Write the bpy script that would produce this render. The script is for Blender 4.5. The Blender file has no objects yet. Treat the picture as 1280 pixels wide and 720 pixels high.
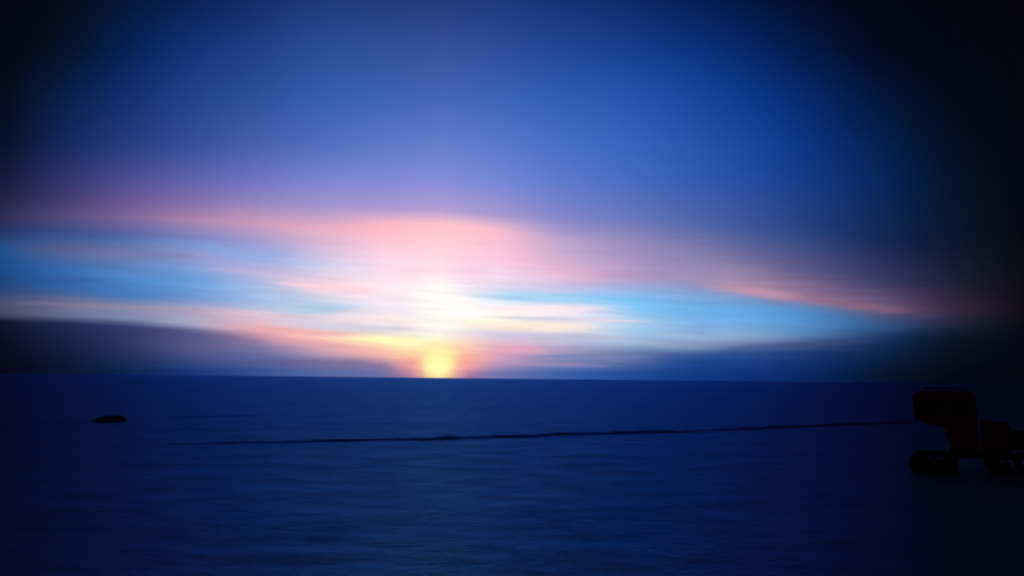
import bpy, bmesh, math, random
from mathutils import Matrix, Vector, noise

random.seed(7)
scene = bpy.context.scene
C = scene.collection
R = math.radians

# ------------------------------------------------------------------ camera
CAM_H = 2.5
FPX = 1244.0                       # focal length in pixels of the 1280 wide photograph (35 mm lens)
PITCH, ROLL = 5.2, 0.60
cam_d = bpy.data.cameras.new('camera')
cam = bpy.data.objects.new('camera', cam_d)
C.objects.link(cam)
RM = Matrix.Rotation(R(90 + PITCH), 3, 'X') @ Matrix.Rotation(R(ROLL), 3, 'Z')
cam.matrix_world = Matrix.Translation((0, 0, CAM_H)) @ RM.to_4x4()
cam_d.sensor_width = 36.0
cam_d.lens = 35.0
cam_d.clip_start = 0.1
cam_d.clip_end = 100000
cam_d.dof.use_dof = True           # hand-held dusk shot, focused short: the distance goes slightly soft
cam_d.dof.focus_distance = 4.6
cam_d.dof.aperture_fstop = 4.5
scene.camera = cam


def ray(px, py):
    return (RM @ Vector((px - 640.0, 360.0 - py, -FPX))).normalized()


def ground_at(px, py, z=0.0):
    d = ray(px, py)
    t = (z - CAM_H) / d.z
    return Vector((d.x * t, d.y * t, z))


def azel(px, py):
    d = ray(px, py)
    return math.degrees(math.atan2(d.x, d.y)), math.degrees(math.asin(d.z))


# ------------------------------------------------------------------ helpers
def link_bm(name, bm, mat, parent=None, smooth=False):
    me = bpy.data.meshes.new(name)
    bm.normal_update()
    bm.to_mesh(me)
    bm.free()
    if smooth:
        for p in me.polygons:
            p.use_smooth = True
    o = bpy.data.objects.new(name, me)
    C.objects.link(o)
    me.materials.append(mat)
    if parent:
        o.parent = parent
    return o


def empty(name, loc, rz, label, cat):
    o = bpy.data.objects.new(name, None)
    C.objects.link(o)
    o.location = loc
    o.rotation_euler = (0, 0, rz)
    o['label'] = label
    o['category'] = cat
    return o


def add_box(bm, x0, x1, y0, y1, z0, z1, bev=0.0):
    vs = [bm.verts.new((x, y, z)) for x in (x0, x1) for y in (y0, y1) for z in (z0, z1)]
    fs = []
    for q in ((0, 1, 3, 2), (4, 6, 7, 5), (0, 4, 5, 1), (2, 3, 7, 6), (0, 2, 6, 4), (1, 5, 7, 3)):
        fs.append(bm.faces.new([vs[i] for i in q]))
    if bev:
        es = list({e for f in fs for e in f.edges})
        bmesh.ops.bevel(bm, geom=es, offset=bev, segments=2, profile=0.6, affect='EDGES')


def add_prism(bm, prof, y0, y1, bev=0.0):
    """closed side profile (x, z) pushed out along y"""
    a = [bm.verts.new((x, y0, z)) for x, z in prof]
    b = [bm.verts.new((x, y1, z)) for x, z in prof]
    n = len(prof)
    fs = [bm.faces.new(a), bm.faces.new(b[::-1])]
    for i in range(n):
        fs.append(bm.faces.new((a[i], b[i], b[(i + 1) % n], a[(i + 1) % n])))
    bmesh.ops.recalc_face_normals(bm, faces=fs)
    if bev:
        es = list({e for f in fs for e in f.edges})
        bmesh.ops.bevel(bm, geom=es, offset=bev, segments=2, profile=0.6, affect='EDGES')


def add_tube(bm, pts, r, seg=10):
    rings = []
    for i, p in enumerate(pts):
        p = Vector(p)
        d = (Vector(pts[min(i + 1, len(pts) - 1)]) - Vector(pts[max(i - 1, 0)])).normalized()
        u = d.orthogonal().normalized() if abs(d.y) > 0.9 else d.cross(Vector((0, 1, 0))).normalized()
        v = d.cross(u)
        rings.append([bm.verts.new(p + r * (math.cos(t) * u + math.sin(t) * v))
                      for t in [k * 2 * math.pi / seg for k in range(seg)]])
    for a, b in zip(rings, rings[1:]):
        for k in range(seg):
            bm.faces.new((a[k], a[(k + 1) % seg], b[(k + 1) % seg], b[k]))
    bm.faces.new(rings[0][::-1])
    bm.faces.new(rings[-1])


def add_wheel(bm, cx, cz, r, y0, y1, seg=24):
    prof = [(cx + r * math.cos(t), cz + r * math.sin(t)) for t in [k * 2 * math.pi / seg for k in range(seg)]]
    add_prism(bm, prof, y0, y1)


def mat_simple(name, col, rough=0.5, metal=0.0, var=0.25, scale=6.0, bump=0.0):
    m = bpy.data.materials.new(name)
    m.use_nodes = True
    nt = m.node_tree
    p = nt.nodes['Principled BSDF']
    tc = nt.nodes.new('ShaderNodeTexCoord')
    n = nt.nodes.new('ShaderNodeTexNoise')
    n.inputs['Scale'].default_value = scale
    n.inputs['Detail'].default_value = 6
    nt.links.new(tc.outputs['Object'], n.inputs['Vector'])
    r = nt.nodes.new('ShaderNodeValToRGB')
    r.color_ramp.elements[0].position = 0.3
    r.color_ramp.elements[1].position = 0.7
    r.color_ramp.elements[0].color = tuple(c * (1 - var) for c in col) + (1,)
    r.color_ramp.elements[1].color = tuple(min(1, c * (1 + var)) for c in col) + (1,)
    nt.links.new(n.outputs['Fac'], r.inputs['Fac'])
    nt.links.new(r.outputs['Color'], p.inputs['Base Color'])
    p.inputs['Roughness'].default_value = rough
    p.inputs['Metallic'].default_value = metal
    if bump:
        b = nt.nodes.new('ShaderNodeBump')
        b.inputs['Strength'].default_value = bump
        b.inputs['Distance'].default_value = 0.02
        nt.links.new(n.outputs['Fac'], b.inputs['Height'])
        nt.links.new(b.outputs['Normal'], p.inputs['Normal'])
    return m


# ------------------------------------------------------------------ the sky
# Sunset sky described band by band (top of sky down to the horizon) at a series of azimuths:
# blue upper sky, pink cloud veil, blue gap, warm streaks, grey-blue cloud bank on the horizon.
COLS = {
 0:   [(-20,10,10,18),(60,8,12,22),(120,7,16,28),(180,10,22,42),(225,26,30,60),(250,38,36,70),(270,46,46,84),(288,36,50,98),(300,38,66,116),(312,34,78,140),(335,28,74,138),(358,34,66,120),(378,72,80,114),(392,64,74,100),(402,14,22,42),(425,8,16,34),(455,5,12,26)],
 80:  [(-20,10,16,26),(60,8,24,44),(120,14,38,78),(180,26,48,98),(225,52,60,112),(248,66,62,112),(270,84,74,124),(290,58,76,136),(300,66,88,150),(312,90,96,146),(338,52,106,174),(362,50,96,160),(378,108,108,144),(394,98,108,142),(404,32,42,80),(425,22,34,68),(458,8,24,50)],
 160: [(-20,10,26,52),(60,10,42,92),(120,24,56,120),(180,44,70,136),(225,84,88,150),(248,104,92,150),(272,124,102,154),(292,88,100,164),(300,84,112,172),(316,112,124,178),(350,74,134,198),(370,72,122,188),(382,134,134,168),(398,124,136,172),(408,52,60,108),(432,42,54,98),(462,14,38,80)],
 240: [(-20,14,36,80),(60,22,62,130),(120,38,78,150),(180,60,92,166),(225,104,112,178),(250,130,116,178),(274,172,132,172),(296,122,130,192),(305,122,148,206),(318,144,150,204),(352,104,158,220),(372,108,150,210),(387,178,164,194),(405,166,166,196),(415,86,86,136),(438,80,86,134),(464,26,54,120)],
 320: [(-20,22,48,104),(60,36,76,146),(120,50,94,168),(180,80,112,188),(225,120,130,200),(252,150,140,200),(278,206,154,188),(300,164,156,208),(322,148,172,226),(340,186,182,224),(362,166,190,232),(378,160,190,230),(394,216,194,214),(413,236,170,178),(424,150,124,160),(440,104,108,156),(463,52,80,146)],
 400: [(-20,30,62,122),(60,48,92,166),(120,62,110,188),(180,90,128,204),(225,134,148,214),(258,166,158,212),(284,234,174,194),(308,214,184,216),(332,204,206,238),(358,252,214,224),(381,184,204,230),(397,226,212,226),(409,206,204,222),(423,254,200,186),(438,206,160,180),(448,150,136,174),(464,84,104,164)],
 480: [(-20,34,64,126),(60,54,96,166),(120,70,116,196),(180,104,142,216),(225,142,154,220),(262,178,164,216),(279,252,184,200),(305,254,200,216),(330,252,220,236),(362,255,232,240),(385,244,232,244),(400,255,236,236),(412,232,216,228),(425,255,246,190),(441,255,190,168),(453,190,146,174),(466,108,112,166)],
 518: [(-20,34,64,126),(60,58,97,168),(120,74,118,197),(180,108,145,218),(225,144,156,222),(262,182,166,218),(279,254,190,202),(305,254,204,218),(332,254,220,234),(362,255,236,242),(385,246,234,246),(402,255,242,234),(414,242,230,232),(427,255,255,196),(444,255,236,172),(457,232,170,160),(468,170,126,158)],
 548: [(-20,34,64,126),(60,62,98,170),(120,78,120,198),(180,112,148,220),(225,146,158,224),(262,186,168,220),(280,255,196,204),(305,254,208,220),(332,255,222,234),(360,255,246,246),(385,255,250,250),(405,255,253,240),(416,252,246,234),(428,255,255,205),(447,255,255,178),(460,255,255,176),(470,255,236,150)],
 578: [(-20,32,63,126),(60,58,96,170),(120,75,119,198),(180,107,146,220),(225,138,155,223),(264,178,166,218),(282,254,194,206),(310,253,206,221),(340,252,214,232),(364,246,234,246),(384,255,253,252),(403,255,255,234),(417,238,224,232),(430,255,222,190),(446,255,204,172),(458,232,164,166),(468,170,126,164)],
 620: [(-20,30,62,126),(60,52,92,170),(120,70,118,198),(180,100,142,218),(225,128,150,222),(268,170,162,216),(287,250,190,206),(318,252,200,222),(350,248,222,242),(371,196,224,246),(384,255,248,250),(402,255,252,224),(418,214,204,226),(430,232,186,204),(445,222,160,186),(456,182,146,182),(467,116,118,176)],
 700: [(-20,20,54,116),(60,40,84,164),(120,58,108,192),(180,82,130,212),(225,100,136,212),(272,136,142,208),(300,190,164,206),(345,232,186,214),(361,200,200,236),(373,146,204,246),(386,254,230,238),(398,228,226,244),(409,255,230,222),(421,200,202,226),(436,176,162,196),(450,132,138,184),(466,60,96,166)],
 755: [(-20,17,50,108),(60,33,77,158),(120,50,103,190),(180,71,122,207),(225,86,127,204),(274,120,133,200),(300,162,148,196),(345,204,166,204),(362,172,190,234),(374,130,200,246),(386,200,214,242),(398,214,220,244),(409,210,216,232),(424,178,194,222),(439,134,144,184),(452,104,120,172),(466,42,84,160)],
 780: [(-20,16,46,104),(60,30,74,154),(120,46,100,188),(180,66,118,204),(225,78,122,200),(275,112,128,196),(300,150,140,190),(345,188,158,198),(362,156,180,232),(374,124,196,244),(388,140,204,246),(401,196,216,244),(411,158,204,238),(426,168,190,220),(440,112,134,178),(453,92,112,166),(466,34,78,156)],
 860: [(-20,8,34,80),(60,18,62,140),(120,32,84,172),(180,48,100,186),(225,58,104,184),(278,88,110,176),(310,130,126,176),(350,160,144,186),(365,134,164,214),(378,116,176,230),(392,116,180,236),(406,130,180,230),(420,150,178,214),(434,126,148,184),(444,52,84,148),(454,30,70,144),(467,18,60,136)],
 940: [(-20,5,24,58),(60,10,46,110),(120,18,66,148),(180,30,80,166),(225,40,84,164),(285,64,90,156),(325,112,108,154),(363,184,146,172),(373,124,150,200),(385,98,162,222),(398,100,164,224),(410,112,166,218),(420,132,164,204),(430,104,124,168),(440,46,78,140),(452,26,62,132),(467,14,50,120)],
 1020:[(-20,5,14,32),(60,6,30,70),(120,10,46,110),(180,16,58,132),(225,22,62,134),(285,36,66,124),(340,88,84,130),(375,152,116,148),(382,104,122,166),(390,76,130,190),(402,76,134,194),(414,82,130,184),(424,70,100,152),(432,52,74,124),(442,26,54,110),(454,14,46,102),(467,8,38,92)],
 1100:[(-20,6,10,20),(60,5,16,34),(120,6,28,62),(180,8,40,86),(225,12,44,94),(300,24,44,88),(350,58,58,98),(387,118,92,124),(395,80,84,124),(402,58,86,136),(410,50,84,136),(418,34,62,110),(426,24,48,92),(434,18,42,82),(442,14,38,74),(454,9,30,62),(467,6,24,50)],
 1180:[(-20,7,8,16),(60,6,11,22),(120,5,17,32),(180,6,22,42),(225,8,26,48),(300,13,28,52),(352,34,34,60),(386,60,46,74),(393,54,46,74),(400,42,44,72),(408,32,40,66),(416,18,32,54),(424,10,26,46),(434,8,22,40),(442,7,20,36),(454,5,17,31),(467,5,14,28)],
 1280:[(-20,10,8,12),(60,9,9,15),(120,9,10,17),(180,10,12,20),(225,10,12,20),(300,12,13,20),(352,16,15,22),(386,17,15,22),(393,16,14,22),(400,14,14,22),(408,12,13,22),(416,11,12,22),(424,10,12,22),(434,9,11,21),(442,9,11,21),(454,8,10,20),(467,8,10,20)],
}
XS = sorted(COLS)


def band_at(px):
    """every band's height and colour at photograph column px (smooth between the described columns)"""
    px = min(max(px, XS[0]), XS[-1])
    for i in range(len(XS) - 1):
        if XS[i] <= px <= XS[i + 1]:
            break
    x0, x1 = XS[i], XS[i + 1]
    t = (px - x0) / (x1 - x0)
    A, B = COLS[x0], COLS[x1]
    P = COLS[XS[max(i - 1, 0)]]
    N = COLS[XS[min(i + 2, len(XS) - 1)]]
    xp, xn = XS[max(i - 1, 0)], XS[min(i + 2, len(XS) - 1)]
    out = []
    for k in range(len(A)):
        v = []
        for c in range(4):
            m0 = (B[k][c] - P[k][c]) / max(x1 - xp, 1) * (x1 - x0)
            m1 = (N[k][c] - A[k][c]) / max(xn - x0, 1) * (x1 - x0)
            h = ((2*t**3 - 3*t**2 + 1) * A[k][c] + (t**3 - 2*t**2 + t) * m0
                 + (-2*t**3 + 3*t**2) * B[k][c] + (t**3 - t**2) * m1)
            v.append(h)
        out.append(v)
    return out


def srgb(c):
    return min(max(c, 0.0), 255.0) / 255.0


EL0, EL1 = -0.6, 23.4
NCOL = 36
AZ0, AZ1 = -29.0, 29.0


def el_factor(el):
    return math.sqrt(min(max((el - EL0) / (EL1 - EL0), 0), 1))


world = bpy.data.worlds.new('World')
scene.world = world
world.use_nodes = True
nt = world.node_tree
nt.nodes.clear()
L = nt.links.new


def N_(t, **kw):
    n = nt.nodes.new(t)
    for k, v in kw.items():
        setattr(n, k, v)
    return n


def M_(op, a, b=None, clamp=False):
    n = N_('ShaderNodeMath', operation=op)
    n.use_clamp = clamp
    for i, s in enumerate((a, b)):
        if s is None:
            continue
        if isinstance(s, (int, float)):
            n.inputs[i].default_value = s
        else:
            L(s, n.inputs[i])
    return n.outputs[0]


tc = N_('ShaderNodeTexCoord')
sep = N_('ShaderNodeSeparateXYZ')
L(tc.outputs['Generated'], sep.inputs[0])
az = M_('MULTIPLY', M_('ARCTAN2', sep.outputs['X'], sep.outputs['Y']), 57.29578)
el = M_('MULTIPLY', M_('ARCSINE', sep.outputs['Z']), 57.29578)


def streak_noise(sx, sy, detail, seed, slope=0.0):
    cv = N_('ShaderNodeCombineXYZ')
    L(M_('MULTIPLY', az, sx), cv.inputs[0])
    e = M_('ADD', el, M_('MULTIPLY', az, slope)) if slope else el
    L(M_('MULTIPLY', e, sy), cv.inputs[1])
    cv.inputs[2].default_value = seed
    n = N_('ShaderNodeTexNoise')
    n.inputs['Scale'].default_value = 1.0
    n.inputs['Detail'].default_value = detail
    n.inputs['Roughness'].default_value = 0.55
    L(cv.outputs[0], n.inputs['Vector'])
    return M_('SUBTRACT', n.outputs['Fac'], 0.5)


# clouds drift: the bands waver and feather, more in the cloud zone than at the horizon line
zone = N_('ShaderNodeMapRange', interpolation_type='SMOOTHSTEP')
zone.inputs['From Min'].default_value = 0.0
zone.inputs['From Max'].default_value = 6.0
L(el, zone.inputs['Value'])
w1 = M_('MULTIPLY', streak_noise(0.11, 0.9, 4, 3.1, 0.04), 0.34)
w2 = M_('MULTIPLY', streak_noise(0.35, 4.0, 3, 9.7, 0.03), 0.3)
zup = N_('ShaderNodeMapRange', interpolation_type='SMOOTHSTEP')
zup.inputs['From Min'].default_value = 12.0
zup.inputs['From Max'].default_value = 7.0
L(el, zup.inputs['Value'])
warp = M_('MULTIPLY', M_('ADD', w1, w2), M_('MULTIPLY', zone.outputs[0], zup.outputs[0]))
elw = M_('ADD', el, warp)
f = M_('SQRT', M_('DIVIDE', M_('SUBTRACT', elw, EL0), EL1 - EL0, clamp=True))

prev = None
step = (AZ1 - AZ0) / (NCOL - 1)
for i in range(NCOL):
    a = AZ0 + i * step
    ramp = N_('ShaderNodeValToRGB')
    cr = ramp.color_ramp
    cr.interpolation = 'LINEAR'
    # where each band crosses this azimuth
    stops = []
    for k in range(17):
        px = 640.0
        for _ in range(30):
            y = band_at(px)[k][0]
            ca, ce = azel(px, y)
            px += (a - ca) * 21.0
            px = min(max(px, -400), 1700)
        b = band_at(px)[k]
        pc = min(max(px, 0), 1280)
        e = azel(pc, b[0])[1]
        c3 = [srgb(c) for c in b[1:]]
        if k <= 5:                                         # the clear upper sky is a duller, deeper blue
            w = (0.86, 0.86, 0.87, 0.88, 0.92, 0.97)[k]
            c3 = [c3[0] * w, c3[1] * w * 0.97, c3[2] * min(0.97, w * 1.06)]
        stops.append((el_factor(e), c3))
    stops.append((el_factor(-0.1), [c * 0.95 for c in stops[-1][1]]))
    stops.sort(key=lambda s: s[0])
    while len(cr.elements) < len(stops):
        cr.elements.new(0.5)
    lastp = -1
    for e_, (p, c) in zip(cr.elements, stops):
        p = max(p, lastp + 0.0005)
        lastp = p
        e_.position = p
    for e_, (p, c) in zip(cr.elements, stops):
        e_.color = (c[0], c[1], c[2], 1)
    L(f, ramp.inputs['Fac'])
    if prev is None:
        prev = ramp.outputs['Color']
    else:
        mx = N_('ShaderNodeMix', data_type='RGBA')
        t = M_('DIVIDE', M_('SUBTRACT', az, a - step), step, clamp=True)
        L(t, mx.inputs['Factor'])
        L(prev, mx.inputs['A'])
        L(ramp.outputs['Color'], mx.inputs['B'])
        prev = mx.outputs['Result']

# single drawn-out cloud streaks with feathered ends
edge = M_('ADD', M_('MULTIPLY', streak_noise(0.5, 5.0, 4, 33.0, 0.02), 1.3), M_('MULTIPLY', streak_noise(1.6, 12.0, 3, 41.0, 0.02), 0.7))


def streak(x0, y0, x1, y1, half, col, strength, soft=1.0):
    global prev
    a0, e0 = azel(x0, y0)
    a1, e1 = azel(x1, y1)
    ac, ha = (a0 + a1) / 2, (a1 - a0) / 2
    sl = (e1 - e0) / (a1 - a0)
    he = half / 21.7
    u = M_('DIVIDE', M_('SUBTRACT', az, ac), ha)
    c = M_('ADD', M_('MULTIPLY', M_('SUBTRACT', az, ac), sl), (e0 + e1) / 2)
    v = M_('DIVIDE', M_('SUBTRACT', el, c), he)
    d = M_('SQRT', M_('ADD', M_('MULTIPLY', u, u), M_('MULTIPLY', v, v)))
    d = M_('ADD', d, M_('MULTIPLY', edge, soft))
    mr = N_('ShaderNodeMapRange', interpolation_type='SMOOTHSTEP')
    mr.inputs['From Min'].default_value = 1.15
    mr.inputs['From Max'].default_value = 0.25
    mr.inputs['To Max'].default_value = strength
    L(d, mr.inputs['Value'])
    mx = N_('ShaderNodeMix', data_type='RGBA')
    L(mr.outputs[0], mx.inputs['Factor'])
    L(prev, mx.inputs['A'])
    mx.inputs['B'].default_value = tuple(k / 255 for k in col) + (1,)
    prev = mx.outputs['Result']


for st in (
    # x0, y0, x1, y1, half height, colour, strength
    (350, 355, 490, 364, 7, (255, 214, 226), 0.75),
    (330, 388, 455, 385, 8, (176, 206, 232), 0.8),
    (250, 311, 380, 318, 9, (150, 172, 226), 0.5),
    (255, 336, 400, 342, 5, (200, 182, 222), 0.5),
    (230, 387, 400, 397, 5, (236, 196, 206), 0.55),
    (300, 408, 470, 421, 5, (250, 178, 176), 0.7),
    (380, 405, 540, 413, 4, (212, 206, 226), 0.7),
    (490, 392, 545, 397, 5, (232, 222, 238), 0.7),
    (425, 421, 560, 430, 6, (255, 250, 190), 0.8),
    (300, 419, 500, 441, 6, (226, 158, 166), 0.35),
    (590, 369, 760, 374, 7, (168, 214, 244), 0.85),
    (560, 386, 768, 387, 8, (255, 236, 242), 0.85),
    (600, 397, 770, 399, 3.2, (214, 206, 232), 0.75),
    (560, 404, 752, 411, 8, (255, 236, 218), 0.85),
    (700, 399, 815, 402, 2.6, (232, 222, 240), 0.8),
    (590, 419, 800, 423, 7, (190, 188, 216), 0.6),
    (600, 433, 690, 438, 6, (240, 170, 186), 0.55),
    (640, 446, 860, 444, 4, (110, 122, 172), 0.6),
    (620, 455, 780, 457, 4, (188, 146, 184), 0.4),
    (880, 358, 1010, 372, 7, (206, 148, 166), 0.5),
    (985, 370, 1160, 393, 6, (140, 100, 128), 0.45),
    (900, 436, 1110, 424, 5, (56, 70, 120), 0.45),
    (0, 377, 330, 391, 4, (150, 140, 168), 0.4),
    (90, 318, 260, 320, 6, (120, 122, 176), 0.4),
    (0, 352, 160, 350, 6, (36, 74, 140), 0.2),
    (250, 450, 540, 460, 9, (92, 84, 132), 0.4),
):
    streak(*st)
# the sun itself, flattened behind the haze on the horizon
streak(496, 384, 600, 384, 40, (255, 253, 248), 0.7, 0.5)
streak(484, 452, 612, 452, 26, (255, 160, 154), 0.8, 0.25)
streak(517, 450, 579, 450, 25, (255, 238, 160), 0.9, 0.2)
streak(496, 438, 588, 442, 11, (255, 246, 180), 0.6, 0.4)
streak(526, 456, 570, 456, 20, (255, 255, 176), 1.0, 0.1)

# fine wisps inside the cloud zone
wz = N_('ShaderNodeMapRange', interpolation_type='SMOOTHSTEP')
wz.inputs['From Min'].default_value = 10.0
wz.inputs['From Max'].default_value = 5.0
L(el, wz.inputs['Value'])
wisp = M_('MULTIPLY', streak_noise(0.22, 3.0, 6, 21.3, 0.035), 0.16)
wisp = M_('ADD', M_('MULTIPLY', wisp, wz.outputs[0]), 1.0)
vm = N_('ShaderNodeVectorMath', operation='SCALE')
L(prev, vm.inputs[0])
L(wisp, vm.inputs['Scale'])


def VMA(a, b, c):
    n = N_('ShaderNodeVectorMath', operation='MULTIPLY_ADD')
    for i, s in enumerate((a, b, c)):
        if isinstance(s, float):
            n.inputs[i].default_value = (s, s, s)
        else:
            L(s, n.inputs[i])
    return n.outputs[0]


# display values to light: c * (c * (c * 0.3053 + 0.6822) + 0.0125), keeps the near-black tones
cc = vm.outputs[0]
lin = VMA(cc, VMA(cc, VMA(cc, 0.305306, 0.682171), 0.0125229), 0.0)

# overhead the sky goes to deep night blue
hi = N_('ShaderNodeMapRange', interpolation_type='SMOOTHSTEP')
hi.inputs['From Min'].default_value = 22.0
hi.inputs['From Max'].default_value = 45.0
L(el, hi.inputs['Value'])
mz = N_('ShaderNodeMix', data_type='RGBA')
L(hi.outputs[0], mz.inputs['Factor'])
L(lin, mz.inputs['A'])
mz.inputs['B'].default_value = (0.0012, 0.0024, 0.006, 1)
# faint purple glow added to the unseen sky behind, to light the red paint
back = N_('ShaderNodeMapRange', interpolation_type='SMOOTHSTEP')
back.inputs['From Min'].default_value = 70.0
back.inputs['From Max'].default_value = 130.0
L(M_('ABSOLUTE', az), back.inputs['Value'])
low = N_('ShaderNodeMapRange', interpolation_type='SMOOTHSTEP')
low.inputs['From Min'].default_value = 40.0
low.inputs['From Max'].default_value = 8.0
L(el, low.inputs['Value'])
mb = N_('ShaderNodeMix', data_type='RGBA')
L(M_('MULTIPLY', back.outputs[0], low.outputs[0]), mb.inputs['Factor'])
side = N_('ShaderNodeMapRange', interpolation_type='SMOOTHSTEP')
side.inputs['From Min'].default_value = 26.0
side.inputs['From Max'].default_value = 40.0
L(M_('ABSOLUTE', az), side.inputs['Value'])
ms = N_('ShaderNodeMix', data_type='RGBA')
L(side.outputs[0], ms.inputs['Factor'])
L(mz.outputs['Result'], ms.inputs['A'])
ms.inputs['B'].default_value = (0.0012, 0.0024, 0.006, 1)
L(ms.outputs['Result'], mb.inputs['A'])
mb.inputs['B'].default_value = (0.016, 0.008, 0.015, 1)

SUN_AZ, SUN_EL = azel(548, 455)
nish = N_('ShaderNodeTexSky', sky_type='NISHITA')
nish.sun_disc = False
nish.sun_elevation = R(SUN_EL)
nish.sun_rotation = R(SUN_AZ)
nish.air_density = 1.0
nish.dust_density = 1.0
nish.ozone_density = 4.0
bg1 = N_('ShaderNodeBackground')
bg1.inputs['Strength'].default_value = 1.0
L(mb.outputs['Result'], bg1.inputs['Color'])
bg2 = N_('ShaderNodeBackground')
bg2.inputs['Strength'].default_value = 0.0008
L(nish.outputs[0], bg2.inputs['Color'])
ad = N_('ShaderNodeAddShader')
L(bg1.outputs[0], ad.inputs[0])
L(bg2.outputs[0], ad.inputs[1])
wo = N_('ShaderNodeOutputWorld')
L(ad.outputs[0], wo.inputs['Surface'])
world.cycles.sampling_method = 'NONE'

# ------------------------------------------------------------------ the sun, veiled on the horizon
sd = bpy.data.lights.new('sun', 'SUN')
sd.energy = 0.004
sd.angle = R(4)
sd.color = (1.0, 0.72, 0.42)
sun = bpy.data.objects.new('sun', sd)
C.objects.link(sun)
sdir = Vector((math.sin(R(SUN_AZ)) * math.cos(R(SUN_EL)), math.cos(R(SUN_AZ)) * math.cos(R(SUN_EL)), math.sin(R(SUN_EL))))
sun.rotation_euler = sdir.to_track_quat('Z', 'Y').to_euler()
sun.location = sdir * 50


# ------------------------------------------------------------------ snow
def snow_material(name, fine=1.0):
    m = bpy.data.materials.new(name)
    m.use_nodes = True
    t = m.node_tree
    t.nodes.clear()
    l = t.links.new
    geo = t.nodes.new('ShaderNodeNewGeometry')

    def mapped(sx, sy, rot):
        mp = t.nodes.new('ShaderNodeMapping')
        mp.inputs['Scale'].default_value = (sx, sy, 1)
        mp.inputs['Rotation'].default_value = (0, 0, R(rot))
        l(geo.outputs['Position'], mp.inputs['Vector'])
        return mp.outputs[0]

    def nz(vec, scale, detail, rough=0.55):
        n = t.nodes.new('ShaderNodeTexNoise')
        n.inputs['Scale'].default_value = scale
        n.inputs['Detail'].default_value = detail
        n.inputs['Roughness'].default_value = rough
        l(vec, n.inputs['Vector'])
        return n.outputs['Fac']
    drift = nz(mapped(0.55, 0.8, 8), 1.0, 8, 0.72)         # wind-packed sastrugi, longer across the view
    grain = nz(mapped(1, 1, 0), 9.0, 5, 0.65)
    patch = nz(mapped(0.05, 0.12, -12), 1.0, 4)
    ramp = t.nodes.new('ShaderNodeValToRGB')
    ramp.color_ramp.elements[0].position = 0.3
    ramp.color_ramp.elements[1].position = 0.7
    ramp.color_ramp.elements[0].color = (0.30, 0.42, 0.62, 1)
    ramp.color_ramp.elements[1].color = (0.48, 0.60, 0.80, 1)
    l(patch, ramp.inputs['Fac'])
    b1 = t.nodes.new('ShaderNodeBump')
    b1.inputs['Strength'].default_value = 0.8
    b1.inputs['Distance'].default_value = 0.08
    l(drift, b1.inputs['Height'])
    b2 = t.nodes.new('ShaderNodeBump')
    b2.inputs['Strength'].default_value = 0.6 * fine
    b2.inputs['Distance'].default_value = 0.02
    l(grain, b2.inputs['Height'])
    l(b1.outputs[0], b2.inputs['Normal'])
    dif = t.nodes.new('ShaderNodeBsdfDiffuse')
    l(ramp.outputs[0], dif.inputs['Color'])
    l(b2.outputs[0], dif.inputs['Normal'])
    gl = t.nodes.new('ShaderNodeBsdfGlossy')                # blue ice crust
    gl.distribution = 'BECKMANN'
    gl.inputs['Roughness'].default_value = 0.36
    gl.inputs['Color'].default_value = (0.036, 0.215, 0.60, 1)
    l(b2.outputs[0], gl.inputs['Normal'])
    fr = t.nodes.new('ShaderNodeFresnel')
    fr.inputs['IOR'].default_value = 1.5
    l(b2.outputs[0], fr.inputs['Normal'])
    crust = nz(mapped(0.45, 0.6, 5), 1.0, 9, 0.78)        # bare crust against powdery patches
    mr = t.nodes.new('ShaderNodeMapRange')
    mr.inputs['From Min'].default_value = 0.35
    mr.inputs['From Max'].default_value = 0.65
    mr.inputs['To Min'].default_value = 0.5
    mr.inputs['To Max'].default_value = 1.08
    l(crust, mr.inputs['Value'])
    spk = nz(mapped(1.0, 1.6, 0), 3.2, 6, 0.75)
    m2 = t.nodes.new('ShaderNodeMapRange')
    m2.inputs['From Min'].default_value = 0.3
    m2.inputs['From Max'].default_value = 0.7
    m2.inputs['To Min'].default_value = 0.6
    m2.inputs['To Max'].default_value = 1.1
    l(spk, m2.inputs['Value'])
    mu = t.nodes.new('ShaderNodeMath')
    mu.operation = 'MULTIPLY'
    l(mr.outputs[0], mu.inputs[0])
    l(m2.outputs[0], mu.inputs[1])
    mf = t.nodes.new('ShaderNodeMath')
    mf.operation = 'MULTIPLY'
    mf.use_clamp = True
    l(fr.outputs[0], mf.inputs[0])
    l(mu.outputs[0], mf.inputs[1])
    mx = t.nodes.new('ShaderNodeMixShader')
    l(mf.outputs[0], mx.inputs[0])
    l(dif.outputs[0], mx.inputs[1])
    l(gl.outputs[0], mx.inputs[2])
    out = t.nodes.new('ShaderNodeOutputMaterial')
    l(mx.outputs[0], out.inputs['Surface'])
    return m


snow = snow_material('snow')


def ground_z(x, y):
    d = math.hypot(x, y)
    v = noise.noise(Vector((x * 0.035, y * 0.07, 1.3))) * 0.07
    v += noise.noise(Vector((x * 0.16 + y * 0.03, y * 0.42, 4.7))) * 0.016
    v += noise.noise(Vector((x * 0.5 + y * 0.1, y * 1.2, 8.1))) * 0.009
    if d > 300:
        v *= max(0.0, 1 - (d - 300) / 500)
    return v


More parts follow.
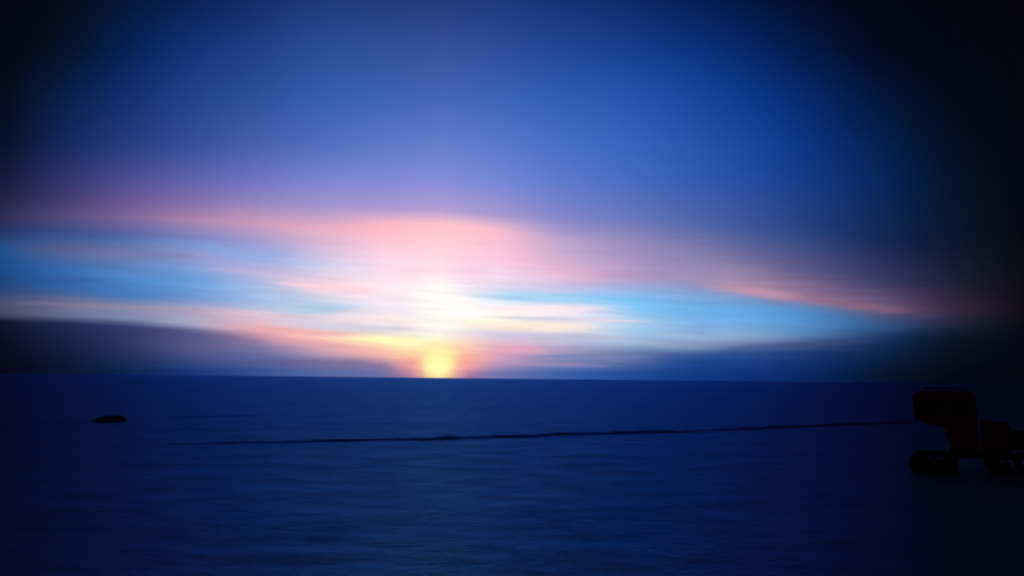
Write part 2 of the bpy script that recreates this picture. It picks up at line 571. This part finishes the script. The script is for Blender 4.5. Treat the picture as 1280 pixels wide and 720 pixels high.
def build_ground():
    verts, faces = [], []
    angs = []
    a = -180.0
    while a < 180.0 - 1e-6:
        angs.append(a)
        a += 0.35 if -42 <= a < 42 else 4.0
    rads = [0.6]
    while rads[-1] < 60000:
        r = rads[-1]
        rads.append(r * (1.016 if r < 250 else 1.12))
    verts.append((0, 0, ground_z(0, 0)))
    na = len(angs)
    for r in rads:
        for g in angs:
            x, y = r * math.sin(R(g)), r * math.cos(R(g))
            verts.append((x, y, ground_z(x, y)))
    for j in range(na):
        faces.append((0, 1 + (j + 1) % na, 1 + j))
    for i in range(len(rads) - 1):
        for j in range(na):
            p, q = 1 + i * na + j, 1 + i * na + (j + 1) % na
            faces.append((p, q, q + na, p + na))
    me = bpy.data.meshes.new('ground')
    me.from_pydata(verts, [], faces)
    for p in me.polygons:
        p.use_smooth = True
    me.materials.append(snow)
    o = bpy.data.objects.new('ground', me)
    C.objects.link(o)
    o['kind'] = 'structure'
    return o


build_ground()


# ------------------------------------------------------------------ long low bank of snow crossing the plain
def build_ridge(name, pix, h0, w_near, w_far, taper=0.16, step=0.22, seed=0.0):
    pts = [ground_at(*p) for p in pix]
    path = []
    for a, b in zip(pts, pts[1:]):
        n = max(1, int((b - a).length / step))
        for k in range(n):
            path.append(a.lerp(b, k / n))
    path.append(pts[-1])
    for _ in range(12):                                    # round the bends
        path = [path[0]] + [(path[i - 1] + path[i] * 2 + path[i + 1]) / 4 for i in range(1, len(path) - 1)] + [path[-1]]
    prof = [(-1.0, -0.25), (-0.62, 0.12), (-0.38, 0.55), (-0.2, 0.9), (0.0, 1.0), (0.25, 0.86), (0.55, 0.42), (0.8, 0.1), (1.0, -0.25)]
    verts, faces = [], []
    n = len(path)
    for i, p in enumerate(path):
        d = (path[min(i + 1, n - 1)] - path[max(i - 1, 0)]).normalized()
        nrm = Vector((-d.y, d.x, 0))                       # away from the camera for a left-to-right path
        t = i / (n - 1)
        end = min(1, t / taper, (1 - t) / taper)
        s = i * step
        h = h0 * (0.35 + 0.65 * end) * (1 + 0.55 * noise.noise(Vector((s * 0.22, seed, 0))) + 0.45 * noise.noise(Vector((s * 1.3, seed, 5))))
        off = 0.35 * noise.noise(Vector((s * 0.12, seed, 9))) + 0.1 * noise.noise(Vector((s * 0.7, seed, 2)))
        gz = ground_z(p.x, p.y)
        for k, (u, v) in enumerate(prof):
            w = (w_near if u < 0 else w_far) * (0.8 + 0.4 * noise.noise(Vector((s * 0.5, k * 0.7, seed))))
            q = p + nrm * (u * w + off)
            verts.append((q.x, q.y, gz + v * h + (0.02 * noise.noise(Vector((s * 3, k, seed))) if 0 < k < 8 else -0.05)))
    m = len(prof)
    for i in range(n - 1):
        for k in range(m - 1):
            a = i * m + k
            faces.append((a, a + m, a + m + 1, a + 1))
    me = bpy.data.meshes.new(name)
    me.from_pydata(verts, [], faces)
    for p in me.polygons:
        p.use_smooth = True
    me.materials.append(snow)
    o = bpy.data.objects.new(name, me)
    C.objects.link(o)
    o['kind'] = 'structure'
    return o


build_ridge('snow_ridge', [(215, 554.5), (250, 553.5), (340, 553.5), (450, 550.5), (545, 548.5), (585, 547), (640, 545.5),
                           (700, 543), (850, 539), (960, 534.5), (1050, 531), (1130, 528.5), (1240, 527)], 0.10, 1.25, 1.0, seed=3.3)

build_ridge('snow_ridge', [(60, 528), (120, 525.5), (180, 523), (260, 520.5), (340, 519.5), (430, 520.5)], 0.045, 1.6, 1.8, taper=0.3, seed=7.9)

# ------------------------------------------------------------------ red tracked snow tractor, right
red = mat_simple('red_paint', (0.27, 0.016, 0.016), 0.55, 0, 0.2, 4)
darkm = mat_simple('dark_steel', (0.035, 0.033, 0.032), 0.6, 0.3, 0.3, 8)
rubber = mat_simple('rubber', (0.06, 0.065, 0.075), 0.85, 0, 0.3, 20, 0.5)
glass = mat_simple('dark_glass', (0.012, 0.014, 0.018), 0.12, 0, 0.1, 3)
lens = mat_simple('lamp_lens', (0.35, 0.34, 0.3), 0.25, 0, 0.05, 30)
canvas = mat_simple('canvas', (0.22, 0.23, 0.25), 0.9, 0, 0.3, 5, 0.6)


def build_tractor():
    base = ground_at(1143, 592)
    root = empty('snow_tractor', (base.x + 0.28, base.y + 1.1, ground_z(base.x + 1.2, base.y + 0.8) - 0.03), R(-24),
                 'dark red tracked snow vehicle with tall cab parked at the right edge', 'snow vehicle')
    # cab, overhanging the front track
    bm = bmesh.new()
    add_prism(bm, [(0.16, 2.16), (0.32, 2.30), (1.70, 2.30), (1.80, 2.18), (1.86, 0.62), (1.12, 0.62), (0.98, 1.30), (0.22, 1.52)], -0.85, 0.85, 0.045)
    cab = link_bm('cab', bm, red, root)
    bm = bmesh.new()
    add_prism(bm, [(0.150, 2.10), (0.205, 1.62), (0.225, 1.62), (0.170, 2.10)], -0.72, 0.72)
    link_bm('windshield', bm, glass, cab)
    for s in (-1, 1):
        bm = bmesh.new()
        add_prism(bm, [(0.34, 2.08), (0.34, 1.66), (0.92, 1.66), (0.92, 2.08)], s * 0.852, s * 0.862, 0.004)
        link_bm('side_window', bm, glass, cab)
        bm = bmesh.new()
        add_prism(bm, [(1.02, 2.14), (1.72, 2.14), (1.72, 0.78), (1.20, 0.78), (1.04, 1.34)], s * 0.853, s * 0.872, 0.008)
        d = link_bm('door', bm, red, root)
        bm = bmesh.new()
        add_prism(bm, [(1.12, 2.06), (1.64, 2.06), (1.64, 1.62), (1.12, 1.62)], s * 0.874, s * 0.880)
        link_bm('door_window', bm, glass, d)
        bm = bmesh.new()
        add_tube(bm, [(1.13, s * 0.90, 1.42), (1.27, s * 0.90, 1.42)], 0.014, 8)
        link_bm('handle', bm, darkm, d)
        bm = bmesh.new()
        add_wheel(bm, 0, 0, 0.085, -0.03, 0.03, 18)
        bmesh.ops.rotate(bm, verts=bm.verts, cent=(0, 0, 0), matrix=Matrix.Rotation(R(90), 3, 'Z'))
        bmesh.ops.translate(bm, verts=bm.verts, vec=(0.235, s * 0.62, 1.535))
        link_bm('headlight', bm, lens, root)
    # roof rack
    bm = bmesh.new()
    for s in (-1, 1):
        add_tube(bm, [(0.45, s * 0.7, 2.30), (0.45, s * 0.7, 2.38), (1.6, s * 0.7, 2.38), (1.6, s * 0.7, 2.30)], 0.016, 8)
    for x in (0.45, 0.85, 1.25, 1.6):
        add_tube(bm, [(x, -0.7, 2.385), (x, 0.7, 2.385)], 0.014, 8)
    link_bm('roof_rack', bm, darkm, root)
    # engine cover and cargo bed
    bm = bmesh.new()
    add_prism(bm, [(1.90, 0.66), (1.90, 1.52), (2.55, 1.46), (2.62, 1.38), (2.62, 0.66)], -0.72, 0.72, 0.04)
    eng = link_bm('engine_cover', bm, red, root)
    bm = bmesh.new()
    for k in range(7):
        z = 0.86 + k * 0.075
        add_box(bm, 2.02, 2.5, -0.745, -0.722, z, z + 0.03)
    link_bm('grille', bm, darkm, eng)
    bm = bmesh.new()
    add_box(bm, 2.65, 3.75, -0.82, 0.82, 0.74, 0.82, 0.01)
    add_box(bm, 2.65, 3.75, -0.82, -0.78, 0.823, 1.2, 0.008)
    add_box(bm, 2.65, 3.75, 0.78, 0.82, 0.823, 1.2, 0.008)
    add_box(bm, 3.71, 3.75, -0.778, 0.778, 0.823, 1.2, 0.008)
    link_bm('cargo_bed', bm, darkm, root)
    bm = bmesh.new()
    add_box(bm, 0.35, 3.7, -0.32, 0.32, 0.44, 0.612, 0.02)
    add_box(bm, 0.60, 0.74, -1.0, 1.0, 0.30, 0.42, 0.01)
    add_box(bm, 2.68, 2.82, -1.0, 1.0, 0.30, 0.42, 0.01)
    link_bm('chassis', bm, darkm, root)
    # four pontoon tracks
    for (xa, xb) in ((0.02, 1.32), (1.95, 3.45)):
        for s in (-1, 1):
            prof = [(xa, 0.30), (xa + 0.10, 0.50), (xa + 0.28, 0.56), (xb - 0.28, 0.56), (xb - 0.1, 0.50), (xb, 0.32),
                    (xb - 0.12, 0.10), (xb - 0.3, 0.0), (xa + 0.34, 0.0), (xa + 0.12, 0.10)]
            y0, y1 = sorted((s * 0.62, s * 1.02))
            cx, cz = (xa + xb) / 2, 0.28
            bm = bmesh.new()
            outer = prof
            inner = [(cx + (x - cx) * 0.93, cz + (z - cz) * 0.84) for x, z in prof]
            n = len(prof)
            rings = [[bm.verts.new((x, y, z)) for x, z in P] for P, y in ((outer, y0), (outer, y1), (inner, y1), (inner, y0))]
            for q in range(4):
                A, B = rings[q], rings[(q + 1) % 4]
                for k in range(n):
                    bm.faces.new((A[k], A[(k + 1) % n], B[(k + 1) % n], B[k]))
            # cleats
            per = []
            for k in range(n):
                p0, p1 = Vector(outer[k]), Vector(outer[(k + 1) % n])
                m_ = max(1, int((p1 - p0).length / 0.11))
                for j in range(m_):
                    per.append((p0.lerp(p1, (j + 0.5) / m_), (p1 - p0).normalized()))
            for p0, dd in per:
                nn = Vector((dd.y, -dd.x))
                if nn.dot(p0 - Vector((cx, cz))) < 0:
                    nn = -nn
                c4 = [p0 - dd * 0.018 - nn * 0.004, p0 + dd * 0.018 - nn * 0.004, p0 + dd * 0.012 + nn * 0.03, p0 - dd * 0.012 + nn * 0.03]
                add_prism(bm, [(c.x, c.y) for c in c4], y0 + 0.01, y1 - 0.01)
            bmesh.ops.recalc_face_normals(bm, faces=bm.faces)
            tr = link_bm('track', bm, rubber, root)
            for k in range(4):
                wx = xa + 0.26 + k * (xb - xa - 0.52) / 3
                bm = bmesh.new()
                add_wheel(bm, wx, 0.28 if k in (0, 3) else 0.20, 0.20 if k in (0, 3) else 0.13, y0 + 0.05, y1 - 0.05)
                link_bm('wheel', bm, darkm, tr)
    return root


build_tractor()


# ------------------------------------------------------------------ loaded sledge, far left
def build_sledge():
    base = ground_at(137, 527)
    root = empty('cargo_sledge', (base.x, base.y, ground_z(base.x, base.y) - 0.20), R(6),
                 'low dark loaded sledge lying alone on the snow at the left', 'sledge')
    for s in (-1, 1):
        bm = bmesh.new()
        pts = [(-1.02, s * 0.38, 0.30), (-0.99, s * 0.38, 0.17), (-0.88, s * 0.38, 0.06), (-0.7, s * 0.38, 0.02), (0.9, s * 0.38, 0.02), (0.98, s * 0.38, 0.04)]
        add_tube(bm, pts, 0.025, 8)
        for x in (-0.6, 0.0, 0.6):
            add_tube(bm, [(x, s * 0.38, 0.02), (x, s * 0.34, 0.19)], 0.018, 8)
        link_bm('runner', bm, darkm, root)
    bm = bmesh.new()
    for k in range(6):
        y = -0.40 + k * 0.135
        add_box(bm, -0.82, 0.92, y, y + 0.12, 0.19, 0.215, 0.004)
    link_bm('deck', bm, mat_simple('weathered_wood', (0.07, 0.05, 0.035), 0.85, 0, 0.3, 10), root)
    # tarpaulin-covered load: lumpy
    nx, ny = 36, 18
    bm = bmesh.new()
    g = []
    for i in range(nx + 1):
        row = []
        for j in range(ny + 1):
            u, v = i / nx * 2 - 1, j / ny * 2 - 1
            e = max(0, 1 - abs(u) ** 5) * max(0, 1 - abs(v) ** 4)
            h = 0.215 + e ** 0.5 * (0.22 + 0.08 * math.sin(u * 2.2 + 0.8) + 0.09 * noise.noise(Vector((u * 3, v * 2, 1))) + 0.03 * noise.noise(Vector((u * 9, v * 6, 4))))
            row.append(bm.verts.new((u * 0.80 + 0.04, v * 0.37, h)))
        g.append(row)
    for i in range(nx):
        for j in range(ny):
            bm.faces.new((g[i][j], g[i + 1][j], g[i + 1][j + 1], g[i][j + 1]))
    load = link_bm('load_cover', bm, canvas, root, True)
    for x in (-0.38, 0.10, 0.55):
        bm = bmesh.new()
        pts = []
        for j in range(15):
            v = j / 14 * 2 - 1
            u = (x - 0.04) / 0.80
            e = max(0, 1 - abs(u) ** 5) * max(0, 1 - abs(v) ** 4)
            h = 0.225 + e ** 0.5 * (0.22 + 0.08 * math.sin(u * 2.2 + 0.8) + 0.09 * noise.noise(Vector((u * 3, v * 2, 1))) + 0.03 * noise.noise(Vector((u * 9, v * 6, 4))))
            pts.append((x, v * 0.385, h))
        add_tube(bm, pts, 0.012, 6)
        link_bm('rope', bm, darkm, load)
    return root


build_sledge()

# ------------------------------------------------------------------ output
scene.render.engine = 'CYCLES'
scene.cycles.max_bounces = 3
scene.cycles.diffuse_bounces = 2
scene.cycles.glossy_bounces = 2
scene.view_settings.view_transform = 'Standard'
scene.view_settings.look = 'None'
scene.view_settings.exposure = 0.0
scene.view_settings.gamma = 1.0
scene.view_settings.use_curve_mapping = False
